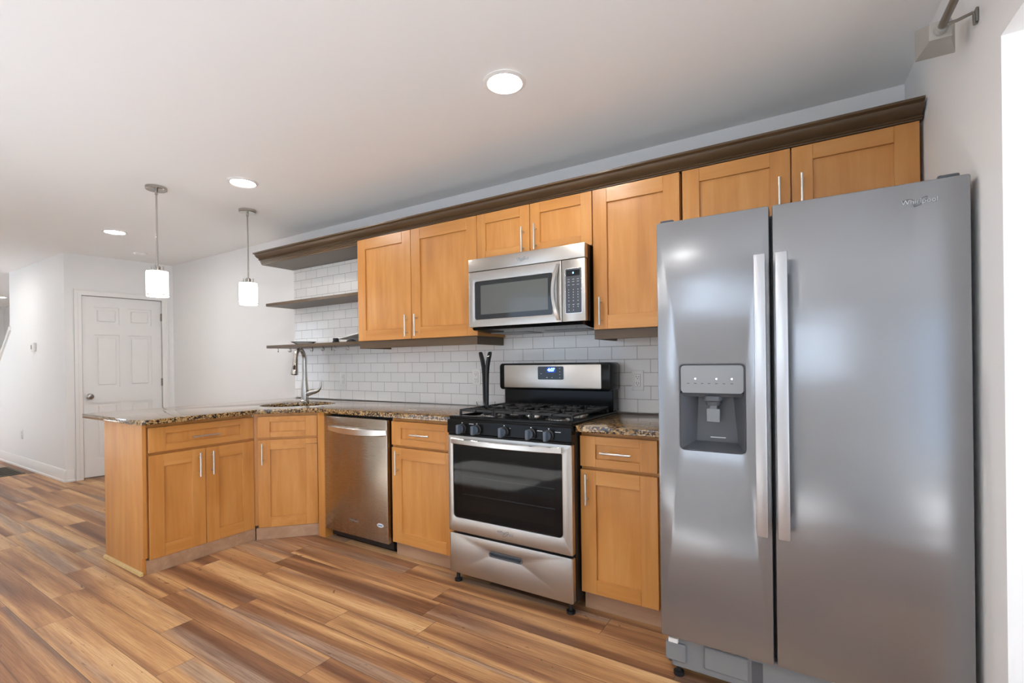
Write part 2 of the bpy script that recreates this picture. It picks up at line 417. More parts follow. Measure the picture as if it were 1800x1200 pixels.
# door
dr = B(M['doorw'])
px = [(D0+.103, D0+.325), (D1-.328, D1-.106)]
rows = [(.20, .83), (1.00, 1.59), (1.71, 1.90)]
dr.prism(rect(D0+.005, D1-.006, .014, DZ-.006), -.045, -.010, axis=1, holes=[rect(a, b, z0, z1) for a, b in px for z0, z1 in rows], M4=DM)
for a, b in px:
    for z0, z1 in rows:
        dr.box(a, b, -.040, -.024, z0, z1, M4=DM)
        dr.box(a+.028, b-.028, -.028, -.013, z0+.028, z1-.028, .009, 1, M4=DM)
door = struct('door_1', dr)
def casing(b, w_, t_):
    b.prism([(D0-w_, 0), (D0, 0), (D0, DZ), (D1, DZ), (D1, 0), (D1+w_, 0), (D1+w_, DZ+w_), (D0-w_, DZ+w_)], .001, t_, axis=1, M4=DM)
cb = B(M['trim']); casing(cb, .062, .012); casing(cb, .030, .018)
cb.prism([(D0-.062, 0), (D0-.05, 0), (D0-.05, DZ+.05), (D1+.05, DZ+.05), (D1+.05, 0), (D1+.062, 0), (D1+.062, DZ+.062), (D0-.062, DZ+.062)], .001, .022, axis=1, M4=DM)
link('casing', cb, door)
kb = B(M['pewter']); kb.lathe([(.0, -.012), (.032, -.012), (.032, -.004), (.014, 0), (.012, .02), (.028, .032), (.031, .045), (.026, .058), (0, .062)], (0, 0, 0), 24, M4=DM @ Matrix.Translation((.79, 0, .905)) @ Matrix.Rotation(R(-90), 4, 'X'))
link('door_knob', kb, door)
for z in (.2, 1.04, 1.82):
    hb = B(M['pewter']); hb.box(D0-.012, D0+.014, -.010, .016, z-.045, z+.045, .002, 1, M4=DM); link('hinge', hb, door)

# stair handrail far left
hb = B(M['trim']); u = Vector((-2.23, 0, -1.70)).normalized()
hb.prism([(-7.02, 1.715), (-7.02, 1.765), (-9.3, .028), (-9.3, -.0)], -1.0, -.86, axis=1)
o = struct('trim_1', hb)

# ------------------------------------------------------------------ backsplash
tag(link('backsplash', B(M['tile']).box(-2.475, 1.60, -.008, -.0005, .918, 2.127)), 'white subway tile backsplash with thin dark grout on the back wall', 'backsplash')

# ------------------------------------------------------------------ cabinets
def shaker(b, x0, x1, z0, z1, y, t=.020, st=.062, rail=.062, M4=None):
    """mats of b: vertical grain, horizontal grain.  Front face at y, back at y+t"""
    e = .0012
    b.use(0).box(x0, x0+st, y, y+t, z0, z1, e, 1, M4).box(x1-st, x1, y, y+t, z0, z1, e, 1, M4)
    b.use(1).box(x0+st, x1-st, y, y+t, z1-rail, z1, e, 1, M4).box(x0+st, x1-st, y, y+t, z0, z0+rail, e, 1, M4)
    b.use(0).box(x0+st-.002, x1-st+.002, y+.011, y+t-.003, z0+rail-.002, z1-rail+.002, 0, 1, M4)
    return b
def pull(b, cx, cz, y, vertical, L=.150, M4=None, r=.0055, post=.048):
    so = .030
    if vertical:
        b.tube([(cx, y-so, cz-L/2), (cx, y-so, cz+L/2)], r, 14, M4=M4)
        for d in (-post, post): b.tube([(cx, y, cz+d), (cx, y-so, cz+d)], .0042, 10, M4=M4)
    else:
        b.tube([(cx-L/2, y-so, cz), (cx+L/2, y-so, cz)], r, 14, M4=M4)
        for d in (-post, post): b.tube([(cx+d, y, cz), (cx+d, y-so, cz)], .0042, 10, M4=M4)
    return b
def wb(): return B(M['woodv'], M['woodh'])
def add_door(root, x0, x1, z0, z1, y, hx=None, hz=None, M4=None, st=.062, name='door', vertical=True, rail=.062):
    d = link(name, shaker(wb(), x0, x1, z0, z1, y, st=st, rail=rail, M4=M4), root)
    if hx is not None: link('handle', pull(B(M['pull']), hx, hz, y, vertical, M4=M4), d)
    return d

# --- wall cabinets (doors at y=-.335)
YU = -.335; ZB, ZT = 1.3975, 2.158
t = thing('wall_cabinet', 'honey maple wall cabinet with two tall shaker doors left of the microwave', 'cabinet', (-.633, -.16, ZB))
link('body', B(M['woody'], M['woodh']).box(-1.190, -.078, YU+.024, -.010, ZB, ZT-.001), t)
add_door(t, -1.1907, -.6475, ZB, ZT, YU, -.682, 1.490, st=.082, rail=.078)
add_door(t, -.6425, -.0765, ZB, ZT, YU, -.592, 1.490, st=.082, rail=.078)
t = thing('wall_cabinet', 'short honey maple wall cabinet with two doors right above the microwave', 'cabinet', (.315, -.16, 1.862))
link('body', B(M['woody']).box(-.0735, .7045, YU+.024, -.010, 1.862, ZT-.001), t)
add_door(t, -.0735, .3105, 1.862, ZT, YU, .271, 1.950, st=.066)
add_door(t, .3155, .7045, 1.862, ZT, YU, .356, 1.955, st=.066)
t = thing('wall_cabinet', 'narrow honey maple wall cabinet with one tall door between microwave and refrigerator', 'cabinet', (.94, -.16, ZB))
link('body', B(M['woody']).box(.7095, 1.1715, YU+.024, -.010, ZB, ZT-.001), t)
add_door(t, .7097, 1.1700, ZB, ZT, YU, .753, 1.494, st=.080, rail=.078)
t = thing('wall_cabinet', 'wide honey maple wall cabinet with two doors above the refrigerator', 'cabinet', (1.64, -.16, 1.785))
link('body', B(M['woody']).box(1.1805, 2.084, YU+.024, -.010, 1.785, ZT-.001), t)
add_door(t, 1.1840, 1.6470, 1.785, ZT, YU, 1.606, 1.955, st=.080, rail=.066)
add_door(t, 1.6520, 2.0900, 1.785, ZT, YU, 1.692, 1.955, st=.080, rail=.066)

# --- espresso boards
Y0 = -.010
cr = B(M['dark'])
prof = [(-.300, 2.160), (-.340, 2.160), (-.340, 2.166), (-.350, 2.167), (-.353, 2.170), (-.350, 2.174), (-.344, 2.175), (-.349, 2.179), (-.362, 2.184), (-.374, 2.191), (-.382, 2.199), (-.386, 2.207), (-.386, 2.211), (-.397, 2.212), (-.404, 2.215), (-.404, 2.224), (-.300, 2.224)]
cr.sweep(prof, -2.483, 2.098)
cr.sweep([(-.010, 2.160), (-.300, 2.160), (-.300, 2.172), (-.010, 2.172)], -2.483, 2.084)
tag(centre(link('crown_moulding', cr)), 'long dark brown crown moulding running above all the wall cabinets', 'moulding')
tp = B(M['dark']); tp.box(-2.483, -1.194, -.312, Y0, 2.128, 2.158, .001, 1)
tp.sweep([(-.3125, 2.129), (-.322, 2.129), (-.322, 2.137), (-.328, 2.141), (-.328, 2.148), (-.336, 2.152), (-.336, 2.158), (-.3125, 2.158)], -2.483, -1.194)
tag(centre(link('wall_shelf', tp)), 'dark brown top shelf board directly under the crown moulding, left of the cabinets', 'shelf')
tag(centre(link('wall_shelf', B(M['dark']).box(-2.474, -1.194, -.292, Y0, 1.757, 1.782, .0015, 1))), 'dark brown floating shelf, middle and empty one of three left of the cabinets', 'shelf')
tag(centre(link('wall_shelf', B(M['dark']).box(-2.474, -1.200, -.292, Y0, 1.378, 1.403, .0015, 1))), 'dark brown floating shelf, lowest of three, with metal hooks under it', 'shelf')
rb = B(M['dark']); rb.box(-1.197, -.092, -.318, -.300, 1.342, 1.3965, .001, 1).box(-1.197, -1.180, -.300, Y0, 1.342, 1.376, .001, 1).box(-.110, -.092, -.300, Y0, 1.342, 1.3965, .001, 1)
tag(centre(link('light_rail', rb)), 'dark brown rail under the two door cabinet left of the microwave', 'rail')
rb = B(M['dark']); rb.box(.706, 1.170, -.318, -.300, 1.345, 1.3965, .001, 1).box(.706, .724, -.300, Y0, 1.345, 1.3965, .001, 1)
tag(centre(link('light_rail', rb)), 'dark brown rail under the narrow cabinet beside the refrigerator', 'rail')

# --- base cabinets
YB = -.6328; ZD0, ZD1, ZR0, ZR1 = .100, .6986, .715, .8634
def base(name, label, x0, x1, dx0, dx1, hx):
    t = thing(name, label, 'cabinet', ((x0+x1)/2, -.32, 0))
    b = B(M['woodv'], M['woodh']); b.box(x0, x1, YB+.024, -.010, .095, .884)
    link('body', b, t)
    d = link('drawer', shaker(wb(), dx0, dx1, ZR0, ZR1, YB, st=.080, rail=.040), t)
    link('handle', pull(B(M['pull']), (dx0+dx1)/2, .789, YB, False), d)
    add_door(t, dx0, dx1, ZD0, ZD1, YB, hx, .608, st=.080, rail=.070)
    link('toe_kick', B(M['toe']).box(x0, x1, -.585, -.570, .001, .094), t)
    return t
base('base_cabinet', 'honey maple base cabinet between dishwasher and range', -.556, -.020, -.5431, -.026, -.486)
base('base_cabinet', 'honey maple base cabinet between range and refrigerator', .750, 1.205, .7515, 1.1270, .790)

# peninsula cabinet: built in its own frame, doors facing local -y, then turned +90 deg  (local x = world y, local y = -world x)
PM = Matrix(((0, -1, 0, 0), (1, 0, 0, 0), (0, 0, 1, 0), (0, 0, 0, 1)))
# world = PM @ local : wx = -ly, wy = lx ; door face local y = 1.606
PX = 1.6063
t = thing('base_cabinet', 'honey maple peninsula cabinet with one wide drawer over two doors', 'cabinet', (-1.88, -1.24, 0))
b = B(M['woodv'], M['woodh']); b.box(-2.158, -1.628, -1.555, -.908, .095, .884); link('body', b, t)
b = B(M['woodv']); b.prism([(-2.161, .0015), (-1.626, .0015), (-1.626, .098), (-1.606, .098), (-1.606, .884), (-2.161, .884)], -1.5746, -1.5555, axis=1); link('end_panel', b, t)
d = link('drawer', shaker(B(M['woodv'], M['woody']), -1.543, -.912, ZR0, ZR1, PX, st=.092, rail=.042, M4=PM), t)
link('handle', pull(B(M['pull']), -1.233, .782, PX, False, .160, M4=PM), d)
for x0, x1, hx in ((-1.543, -1.2290, -1.271), (-1.2260, -.912, -1.193)):
    d = link('door', shaker(B(M['woodv'], M['woody']), x0, x1, .083, ZD1, PX, st=.080, rail=.075, M4=PM), t)
    link('handle', pull(B(M['pull']), hx, .600, PX, True, .152, M4=PM), d)
b = B(M['toe']); b.box(-1.640, -1.610, -1.555, -.9075, .001, .082); link('toe_kick', b, t)
b = B(M['raw']); b.prism([(-1.5750, .001), (-1.5750, .020), (-1.580, .018), (-1.586, .013), (-1.590, .001)], -2.165, -1.612, axis=0)
link('shoe_moulding', b, t, label='pale unpainted wood strip')

# corner cabinet, face at an angle
ca, cb2 = Vector((-1.5897, -.8951)), Vector((-1.3135, -.6144)); cd = (cb2-ca); CLn = cd.length; cang = math.atan2(cd.y, cd.x)
CM = Matrix.Translation((ca.x, ca.y, 0)) @ Matrix.Rotation(cang, 4, 'Z')     # local x along face, local -y outwards
t = thing('base_cabinet', 'angled honey maple corner cabinet under the sink, one door below a false drawer', 'cabinet', (-1.75, -.45, 0))
nrm = Vector((cd.y, -cd.x)).normalized()*-.021
f0 = ca+nrm; f1 = cb2+nrm
b = B(M['woodv'])
b.prism([(-2.158, -.905), (-1.628, -.905), (-1.6165, -.9050), (f0.x-.0, f0.y), (f1.x, f1.y), (-1.292, -.615), (-1.292, -.010), (-2.158, -.010)], .095, .660)
b.prism([(-1.628, -.905), (-1.6165, -.905), (f0.x, f0.y), (f1.x, f1.y), (-1.292, -.615), (-1.310, -.600), (-1.628, -.880)], .66, .884)
link('body', b, t)
link('drawer', shaker(wb(), 0, CLn, ZR0, ZR1, 0, st=.080, rail=.040, M4=CM), t)
d = link('door', shaker(wb(), 0, CLn, .083, ZD1, 0, st=.080, rail=.070, M4=CM), t)
link('handle', pull(B(M['pull']), .034, .603, 0, True, .150, M4=CM), d)
link('toe_kick', B(M['toe']).box(-.014, CLn+.018, -.004, .020, .001, .082, M4=CM), t)
b = B(M['woodv']); b.box(-1.286, -1.212, -.631, -.560, .001, .884, .001, 1); 
tag(centre(link('filler_post', b)), 'narrow maple filler post between the angled corner cabinet and the dishwasher', 'post')

# ------------------------------------------------------------------ worktops and sink
ZC0, ZC1 = .8865, .9165
sc, sa = Vector((-1.70, -.50)), R(45)
def oval(a, b, n=40):
    return [(sc.x+a*math.cos(2*math.pi*i/n)*math.cos(sa)-b*math.sin(2*math.pi*i/n)*math.sin(sa), sc.y+a*math.cos(2*math.pi*i/n)*math.sin(sa)+b*math.sin(2*math.pi*i/n)*math.cos(sa)) for i in range(n)]
def arc(cx, cy, r, a0, a1, n=6): return [(cx+r*math.cos(R(a0+(a1-a0)*i/n)), cy+r*math.sin(R(a0+(a1-a0)*i/n))) for i in range(n+1)]
outer = [(-.019, -.009), (-2.462, -.009), (-2.450, -1.600)] + arc(-1.590, -1.570, .030, 270, 360) + [(-1.560, -.912), (-1.308, -.658), (-.019, -.658)]
b = B(M['granite']); b.prism(outer, ZC0, ZC1, holes=[oval(.275, .205)], bev=.003)
tag(link('countertop', b), 'L shaped speckled brown granite countertop over the peninsula and sink corner', 'countertop')
b = B(M['granite']); b.prism([(.7505, -.009), (.7505, -.680), (1.206, -.680), (1.206, -.009)], ZC0, ZC1, bev=.003)
tag(centre(link('countertop', b)), 'short speckled brown granite countertop between range and refrigerator', 'countertop')

b = B(M['sinkst'])
t = bmesh.new(); rings = []
for a, bb_, z in ((.295, .225, ZC0-.002), (.282, .212, ZC0-.002), (.280, .210, .85), (.262, .192, .72), (.22, .15, .702), (.05, .04, .698)):
    rings.append([t.verts.new((x, y, z)) for x, y in oval(a, bb_)])
for A, Bq in zip(rings, rings[1:]):
    for i in range(40): t.faces.new((A[i], A[(i+1) % 40], Bq[(i+1) % 40], Bq[i]))
t.faces.new(rings[-1]); bmesh.ops.recalc_face_normals(t, faces=t.faces[:]); b._take(t)
sk = tag(centre(link('sink', b)), 'oval stainless undermount sink set in the granite corner', 'sink')

# faucet
fx, fy = -1.93, -.285
t = thing('faucet', 'brushed nickel gooseneck kitchen faucet behind the sink', 'faucet', (fx, fy, ZC1))
b = B(M['nickel']); b.lathe([(.0, 0), (.035, 0), (.035, .006), (.030, .012), (.0295, .06), (.0285, .11), (.025, .15), (.0215, .185), (.0195, .20), (0, .20)], (fx, fy, ZC1+.0005), 28); link('base', b, t)
dv = Vector((.44, -.90, 0)).normalized()
pts = []; rr = []
for i in range(8): pts.append((fx, fy, ZC1+.18+.17*i/7)); rr.append(.0195-.002*i/7)
for i in range(1, 15):
    a = R(180-i*12.5); c = .068
    pts.append((fx+dv.x*(c+c*math.cos(a)), fy+dv.y*(c+c*math.cos(a)), ZC1+.35+.085*math.sin(a))); rr.append(.0172)
end = Vector(pts[-1])
b = B(M['nickel']); b.tube(pts, rr, 18); link('spout', b, t)
dn = (Vector(pts[-1])-Vector(pts[-2])).normalized()
h = [end, end+dn*.012, end+dn*.06, end+dn*.10, end+dn*.128]
b = B(M['nickel'], M['sprayhead']); b.tube(h, [.0185, .0195, .0225, .027, .0285], 20); b.use(1).tube([end+dn*.128, end+dn*.131], .020, 16)
sh = link('spray_head', b, t)
b = B(M['sprayhead']); sd = Vector((.72, -.70, 0)); b.tube([end+dn*.055+sd*.0205, end+dn*.085+sd*.0245], .0085, 12); link('spray_button', b, sh, label='black spray button')
b = B(M['nickel']); ld = Vector((.86, .50, 0)).normalized(); base_p = Vector((fx, fy, ZC1+.055))
L = [(0, 0), (.03, .012), (.06, .022), (.09, .028), (.115, .036), (.132, .055), (.139, .080), (.140, .105), (.140, .122)]
b.tube([(base_p.x+ld.x*u, base_p.y+ld.y*u, base_p.z+v) for u, v in L], [.0215, .023, .022, .019, .0145, .0105, .0085, .0072, .006], 16)
link('lever', b, t)

# ------------------------------------------------------------------ dishwasher
YD = -.645
dx0, dx1, dz0, dz1 = -1.196, -.572, .0766, .868
t = thing('dishwasher', 'stainless steel dishwasher under the granite counter', 'dishwasher', (-.885, -.33, 0))
link('tub', B(M['blackm']).box(dx0+.004, dx1-.012, -.585, -.012, .02, .884), t)
b = B(M['dw'], M['greyd']); b.box(dx0, dx1, YD, -.600, dz0, dz1, .006, 2); b.use(1).box(dx0+.004, dx1-.004, -.600, -.586, dz0+.004, dz1-.003)
dd = link('door', b, t)
# bowed bar handle
b = B(M['bright']); n = 20; yo = []
t2 = bmesh.new(); ring = []
for i in range(n+1):
    u = -1+2*i/n; x = -.860+u*.285; y = YD-.004-.040*(1-u*u); zt = .805; hh = .018+.006*(1-u*u)
    ring.append([t2.verts.new(p) for p in ((x, YD+.002, zt), (x, y, zt-.003), (x, y-.002, zt-.006), (x, y, zt-2*hh+.003), (x, y+.006, zt-2*hh), (x, YD+.002, zt-2*hh-.008))])
for A, Bq in zip(ring, ring[1:]):
    for k in range(6): t2.faces.new((A[k], A[(k+1) % 6], Bq[(k+1) % 6], Bq[k]))
t2.faces.new(ring[0]); t2.faces.new(ring[-1]); bmesh.ops.recalc_face_normals(t2, faces=t2.faces[:]); b._take(t2)
link('handle', b, dd)
def swoosh(b, c, sx, sz, tilt, y, r=.0008, gap=.0):
    p = []
    for i in range(40):
        a = 2*math.pi*i/40; u, v = sx*math.cos(a), sz*math.sin(a)
        p.append((c[0]+u*math.cos(tilt)-v*math.sin(tilt), y, c[1]+u*math.sin(tilt)+v*math.cos(tilt)))
    b.tube(p, r, 6, closed=True)
def logo(root, cx, cz, y, size, m0='markd', m1='logo'):
    b = B(M[m0], M[m1])
    b.text('Whirlpool', size, (cx, y-.0004, cz), off=size*.030, ext=.0003)
    b.use(1).text('Whirlpool', size, (cx, y-.0012, cz), off=-size*.004, ext=.0003)
    b.use(0); swoosh(b, (cx+size*.15, cz-size*.05), size*.95, size*.28, R(38), y-.0008, size*.035)
    swoosh(b, (cx-size*1.35, cz+size*.33), size*.55, size*.14, R(8), y-.0008, size*.03)
    return link('logo', b, root)
logo(dd, -.890, .180, YD, .022)
b = B(M['badge'], M['badgeb']); b.lathe([(0, 0), (.03, 0), (.03, .0012), (0, .0012)], (0, 0, 0), 28, axis=1, M4=Matrix.Translation((-.642, YD-.0002, .188)) @ Matrix.Diagonal((1, 1, .43, 1)))
b.use(1).box(-.662, -.622, YD-.002, YD-.001, .184, .192)
link('badge', b, dd, label='oval white and blue badge')
link('kick_plate', B(M['black']).box(dx0+.010, dx1-.012, -.560, -.550, .0015, .074), t)

# ------------------------------------------------------------------ range
rx0, rx1 = 0.0, .7596
t = thing('range', 'freestanding stainless and black gas range', 'range', (.38, -.38, 0))
b = B(M['black']); b.box(rx0+.004, rx1-.003, -.690, -.085, .055, .900); b.mats = [M['blackm']]; link('body', b, t)
b = B(M['black'])                               # cooktop with raised rim
b.prism(rrect(rx0, rx1, -.722, -.085, .012), .900, .918, bev=.004)
b.prism(rrect(rx0, rx1, -.722, -.085, .012), .9175, .931, holes=[rrect(rx0+.030, rx1-.030, -.672, -.150, .03)], bev=.003)
ct = link('cooktop', b, t)
b = B(M['black'])                               # control panel under the front lip
b.prism([(-.690, .835), (-.728, .835), (-.735, .842), (-.733, .905), (-.724, .912), (-.690, .912)], rx0, rx1, axis=0); cp = link('control_panel', b, t)
for kx in (.106, .205, .380, .540, .640):
    b = B(M['blackm'], M['knobg'], M['bright'])
    b.lathe([(0, 0), (.0265, 0), (.0265, .004), (.0225, .008), (.0225, .020), (0, .020)], (kx, -.734, .866), 28, axis=1)
    b.use(1).lathe([(0, .0205), (.0205, .0205), (.0200, .024), (0, .024)], (kx, -.734, .866), 28, axis=1)
    b.use(1).box(kx-.0085, kx+.0085, -.785, -.757, .842, .890, .004, 2)
    b.use(2).box(kx-.003, kx+.003, -.7362, -.7345, .8955, .8995)
    link('knob', b, cp)
for x0, x1, z in ((.574, .604, .884), (.674, .704, .884), (.152, .182, .894), (.412, .419, .886)):
    link('panel_mark', B(M['mark']).box(x0, x1, -.7352, -.7346, z-.0014, z+.0014), cp)
# burners
for i, (bx, by, r) in enumerate(((.165, -.545, .045), (.165, -.255, .036), (.380, -.400, .040), (.595, -.545, .050), (.595, -.255, .034))):
    b = B(M['bright'], M['iron']); b.lathe([(0, 0), (r+.018, 0), (r+.014, .008), (r, .014), (0, .014)], (bx, by, .918), 28)
    b.use(1).lathe([(0, .0145), (r, .0145), (r, .022), (r-.006, .026), (0, .026)], (bx, by, .918), 28); link('burner', b, t)
# grates: three cast iron frames
gz0, gz1 = .949, .962
gx = [.022, .259, .497, .735]
for k in range(3):
    a, c = gx[k]+.002, gx[k+1]-.002; g0, g1 = -.655, -.165; b = B(M['iron']); wb_ = .011
    for x in (a, c-wb_): b.box(x, x+wb_, g0, g1, gz0, gz1, .002, 1)
    for y in (g0, g1-wb_, -.415): b.box(a+wb_, c-wb_, y, y+wb_, gz0, gz1, .002, 1)
    m = (a+c)/2
    for cy in ((-.545, -.255) if k != 1 else (-.40, -.40+.14, -.40-.14)):
        for dx, dy in ((1, 0), (-1, 0), (0, 1), (0, -1)):
            if dx: b.box(m+dx*.022, m+dx*(c-a-.02)/2, cy-.0045, cy+.0045, gz0+.001, gz1, .0015, 1)
            else: b.box(m-.0045, m+.0045, cy+dy*.022, cy+dy*.125, gz0+.001, gz1, .0015, 1)
    for i in range(1, 6):
        xx = a+wb_+(c-a-2*wb_)*i/6
        if abs(xx-m) > .02:
            for y0, y1 in ((g0+.01, g0+.075), (-.44, -.39), (g1-.075, g1-.01)): b.box(xx-.004, xx+.004, y0, y1, gz0+.001, gz1, .0015, 1)
    for x in (a, c-wb_):
        for y in (g0, g1-wb_): b.box(x, x+wb_, y, y+wb_, .9315 if True else 0, gz0)
    link('grate', b, t)
# back guard
b = B(M['black']); b.box(rx0+.006, rx1-.006, -.150, -.060, .931, 1.062, .003, 1)
b.box(rx0+.012, rx1-.012, -.120, -.040, 1.06, 1.20, .004, 1); link('riser', b, t)
b = B(M['black']); b.prism(rrect(rx0, rx1, 1.050, 1.218, .022), -.200, -.050, axis=1, bev=.006); bk = link('back_guard', b, t)
b = B(M['steel']); b.prism(rrect(.038, .702, 1.064, 1.206, .006), -.2025, -.1995, axis=1, bev=.0008); fp = link('face_plate', b, bk)
b = B(M['screen']); b.prism(rrect(.288, .464, 1.116, 1.196, .008), -.2050, -.2026, axis=1); ds = link('display', b, fp)
b = B(M['blue'], M['glowb'])
b.use(1).prism(rrect(.350, .412, 1.158, 1.192, .012), -.2054, -.2051, axis=1)
b.use(0).text('4:07', .028, (.380, -.2058, 1.175), off=.0006, ext=.0002, shear=.12); link('clock_digits', b, ds)
for x, z in ((.312, 1.152), (.352, 1.128), (.387, 1.128), (.440, 1.184), (.440, 1.164), (.440, 1.146), (.440, 1.128)): link('button_mark', B(M['mark']).box(x-.004, x+.004, -.2056, -.2051, z-.0012, z+.0012), ds)
# oven door
dzt, dzb, yo = .8245, .2951, -.7322
b = B(M['steel'], M['blackm'])
b.prism(rrect(rx0+.002, rx1, dzb, dzt, .006), yo, -.700, axis=1, holes=[rrect(rx0+.036, rx1-.052, .372, dzt-.030, .022)], bev=.002)
od = link('oven_door', b, t)
b = B(M['black']); b.box(rx0+.004, rx1-.004, yo+.004, -.702, dzt-.004, .834); link('door_cap', b, od)
b = B(M['glassd']); b.prism(rrect(rx0+.0375, rx1-.0535, .3735, dzt-.0315, .021), yo+.003, yo+.007, axis=1); link('door_glass', b, od)
b = B(M['black'], M['mwband']); b.prism(rrect(rx0+.0375, rx1-.0535, .3735, dzt-.0315, .021), yo+.012, yo+.016, axis=1, holes=[rrect(rx0+.085, rx1-.100, .415, dzt-.062, .018)]); link('glass_border', b, od)
b = B(M['bright'])
for z in (.50, .60):
    for y in (-.712, -.706): b.tube([(rx0+.090, y, z), (rx1-.105, y, z)], .0022, 8)
link('oven_rack', b, t)
b = B(M['bright']); t2 = bmesh.new(); ring = []; n = 20
for i in range(n+1):
    u = -1+2*i/n; x = .372+u*.338; y = yo-.012-.034*(1-u*u); z1 = .8125; z0 = .7815
    ring.append([t2.verts.new(p) for p in ((x, yo+.002, z1), (x, y, z1), (x, y-.004, z1-.004), (x, y-.004, z0+.004), (x, y, z0), (x, yo+.002, z0))])
for A, Bq in zip(ring, ring[1:]):
    for k in range(6): t2.faces.new((A[k], A[(k+1) % 6], Bq[(k+1) % 6], Bq[k]))
t2.faces.new(ring[0]); t2.faces.new(ring[-1]); bmesh.ops.recalc_face_normals(t2, faces=t2.faces[:]); b._take(t2)
link('handle', b, od)
logo(od, .375, .334, yo, .024)
# drawer with recessed grip
b = B(M['steel']); b.prism(rrect(rx0+.004, rx1, .064, .283, .010), yo, -.700, axis=1, holes=[rrect(.272, .476, .196, .228, .012)], bev=.003); dw_ = link('drawer', b, t)
b = B(M['greyd']); b.prism(rrect(.270, .478, .194, .230, .013), -.713, -.702, axis=1); b.prism(rrect(.272, .476, .196, .228, .012), yo-.002, -.713, axis=1, holes=[rrect(.279, .469, .203, .221, .008)]); link('grip', b, dw_)
for x, y in ((.030, -.690), (.725, -.690), (.030, -.12), (.725, -.12)):
    b = B(M['blackm']); b.lathe([(0, .0008), (.022, .0008), (.022, .012), (.010, .016), (.010, .056), (0, .056)], (x, y, 0), 18); link('foot', b, t)

t.location.x -= .014; t.location.y += .016

# ------------------------------------------------------------------ microwave
mx0, mx1, ym = -.070, .7035, -.432
t = thing('microwave', 'stainless steel over the range microwave', 'microwave', (.317, -.2, 1.436))
b = B(M['black']); b.box(mx0+.008, mx1-.003, ym+.030, -.012, 1.444, 1.858); link('body', b, t)
b = B(M['black'], M['greyp']); b.prism([(ym+.030, 1.444), (ym+.006, 1.436), (ym+.020, 1.424), (-.30, 1.412), (-.012, 1.412), (-.012, 1.444)], mx0+.020, mx1-.020, axis=0)
bt = link('underside', b, t)
for x0, x1 in ((mx0+.06, mx0+.33), (mx1-.33, mx1-.06)):
    b = B(M['greyp']); b.prism(rect(x0, x1, -.28, -.10), 1.4085, 1.4115, axis=2)
    link('grease_filter', b, bt)
b = B(M['steel']); b.box(mx0, mx1, ym-.002, ym+.040, 1.7795, 1.857, .004, 2); vs = link('vent_strip', b, t)
logo(vs, .318, 1.816, ym-.002, .019)
b = B(M['steel']); b.prism(rrect(mx0, .5630, 1.442, 1.7765, .004), ym, ym+.030, axis=1, holes=[rrect(-.024, .508, 1.486, 1.718, .012)], bev=.0015); md = link('door', b, t)
b = B(M['mwband'], M['mwglass']); b.prism(rrect(-.023, .507, 1.487, 1.717, .011), ym+.003, ym+.012, axis=1, holes=[rect(.018, .478, 1.516, 1.692)])
b.use(1).prism(rect(.018, .478, 1.516, 1.692), ym+.0035, ym+.010, axis=1); link('window', b, md)
b = B(M['bright']); t2 = bmesh.new(); ring = []; n = 24
for i in range(n+1):
    u = -1+2*i/n; z = 1.606+u*.155; x = .545-.016*(1-u*u); y = ym-.006-.036*(1-u*u); hw = .0125
    ring.append([t2.verts.new(p) for p in ((x-hw, ym+.003 if abs(u) > .97 else y+.010, z), (x-hw+.003, y, z), (x+hw-.003, y-.003, z), (x+hw, y+.010 if abs(u) < .97 else ym+.003, z))])
for A, Bq in zip(ring, ring[1:]):
    for k in range(4): t2.faces.new((A[k], A[(k+1) % 4], Bq[(k+1) % 4], Bq[k]))
t2.faces.new(ring[0]); t2.faces.new(ring[-1]); bmesh.ops.recalc_face_normals(t2, faces=t2.faces[:]); b._take(t2)
link('handle', b, md)
b = B(M['steel']); b.box(.5660, mx1, ym, ym+.030, 1.442, 1.7765, .003, 2); mp = link('control_panel', b, t)
b = B(M['keypad'], M['bright']); b.use(1).prism(rrect(.586, .684, 1.484, 1.728, .008), ym-.0012, ym, axis=1); b.use(0).prism(rrect(.5885, .6815, 1.4865, 1.7255, .006), ym-.002, ym-.0011, axis=1); kp = link('keypad', b, mp)
b = B(M['screen']); b.box(.595, .673, ym-.0028, ym-.0021, 1.686, 1.717); dsp = link('display', b, kp)
b = B(M['blue']); b.box(.632, .638, ym-.0034, ym-.0029, 1.698, 1.706); link('clock_digits', b, dsp)
for r_, z in enumerate((1.668, 1.655, 1.638, 1.612, 1.598, 1.584, 1.570, 1.552, 1.532, 1.520, 1.502)):
    for c_, x in enumerate((.608, .635, .662)):
        big = r_ in (0, 1, 2, 8)
        if r_ == 10 and c_ == 2: continue
        link('button', B(M['mark']).box(x-(.006 if big else .0018), x+(.006 if big else .0018), ym-.0026, ym-.0021, z-(.001 if big else .0022), z+(.001 if big else .0022)), kp)

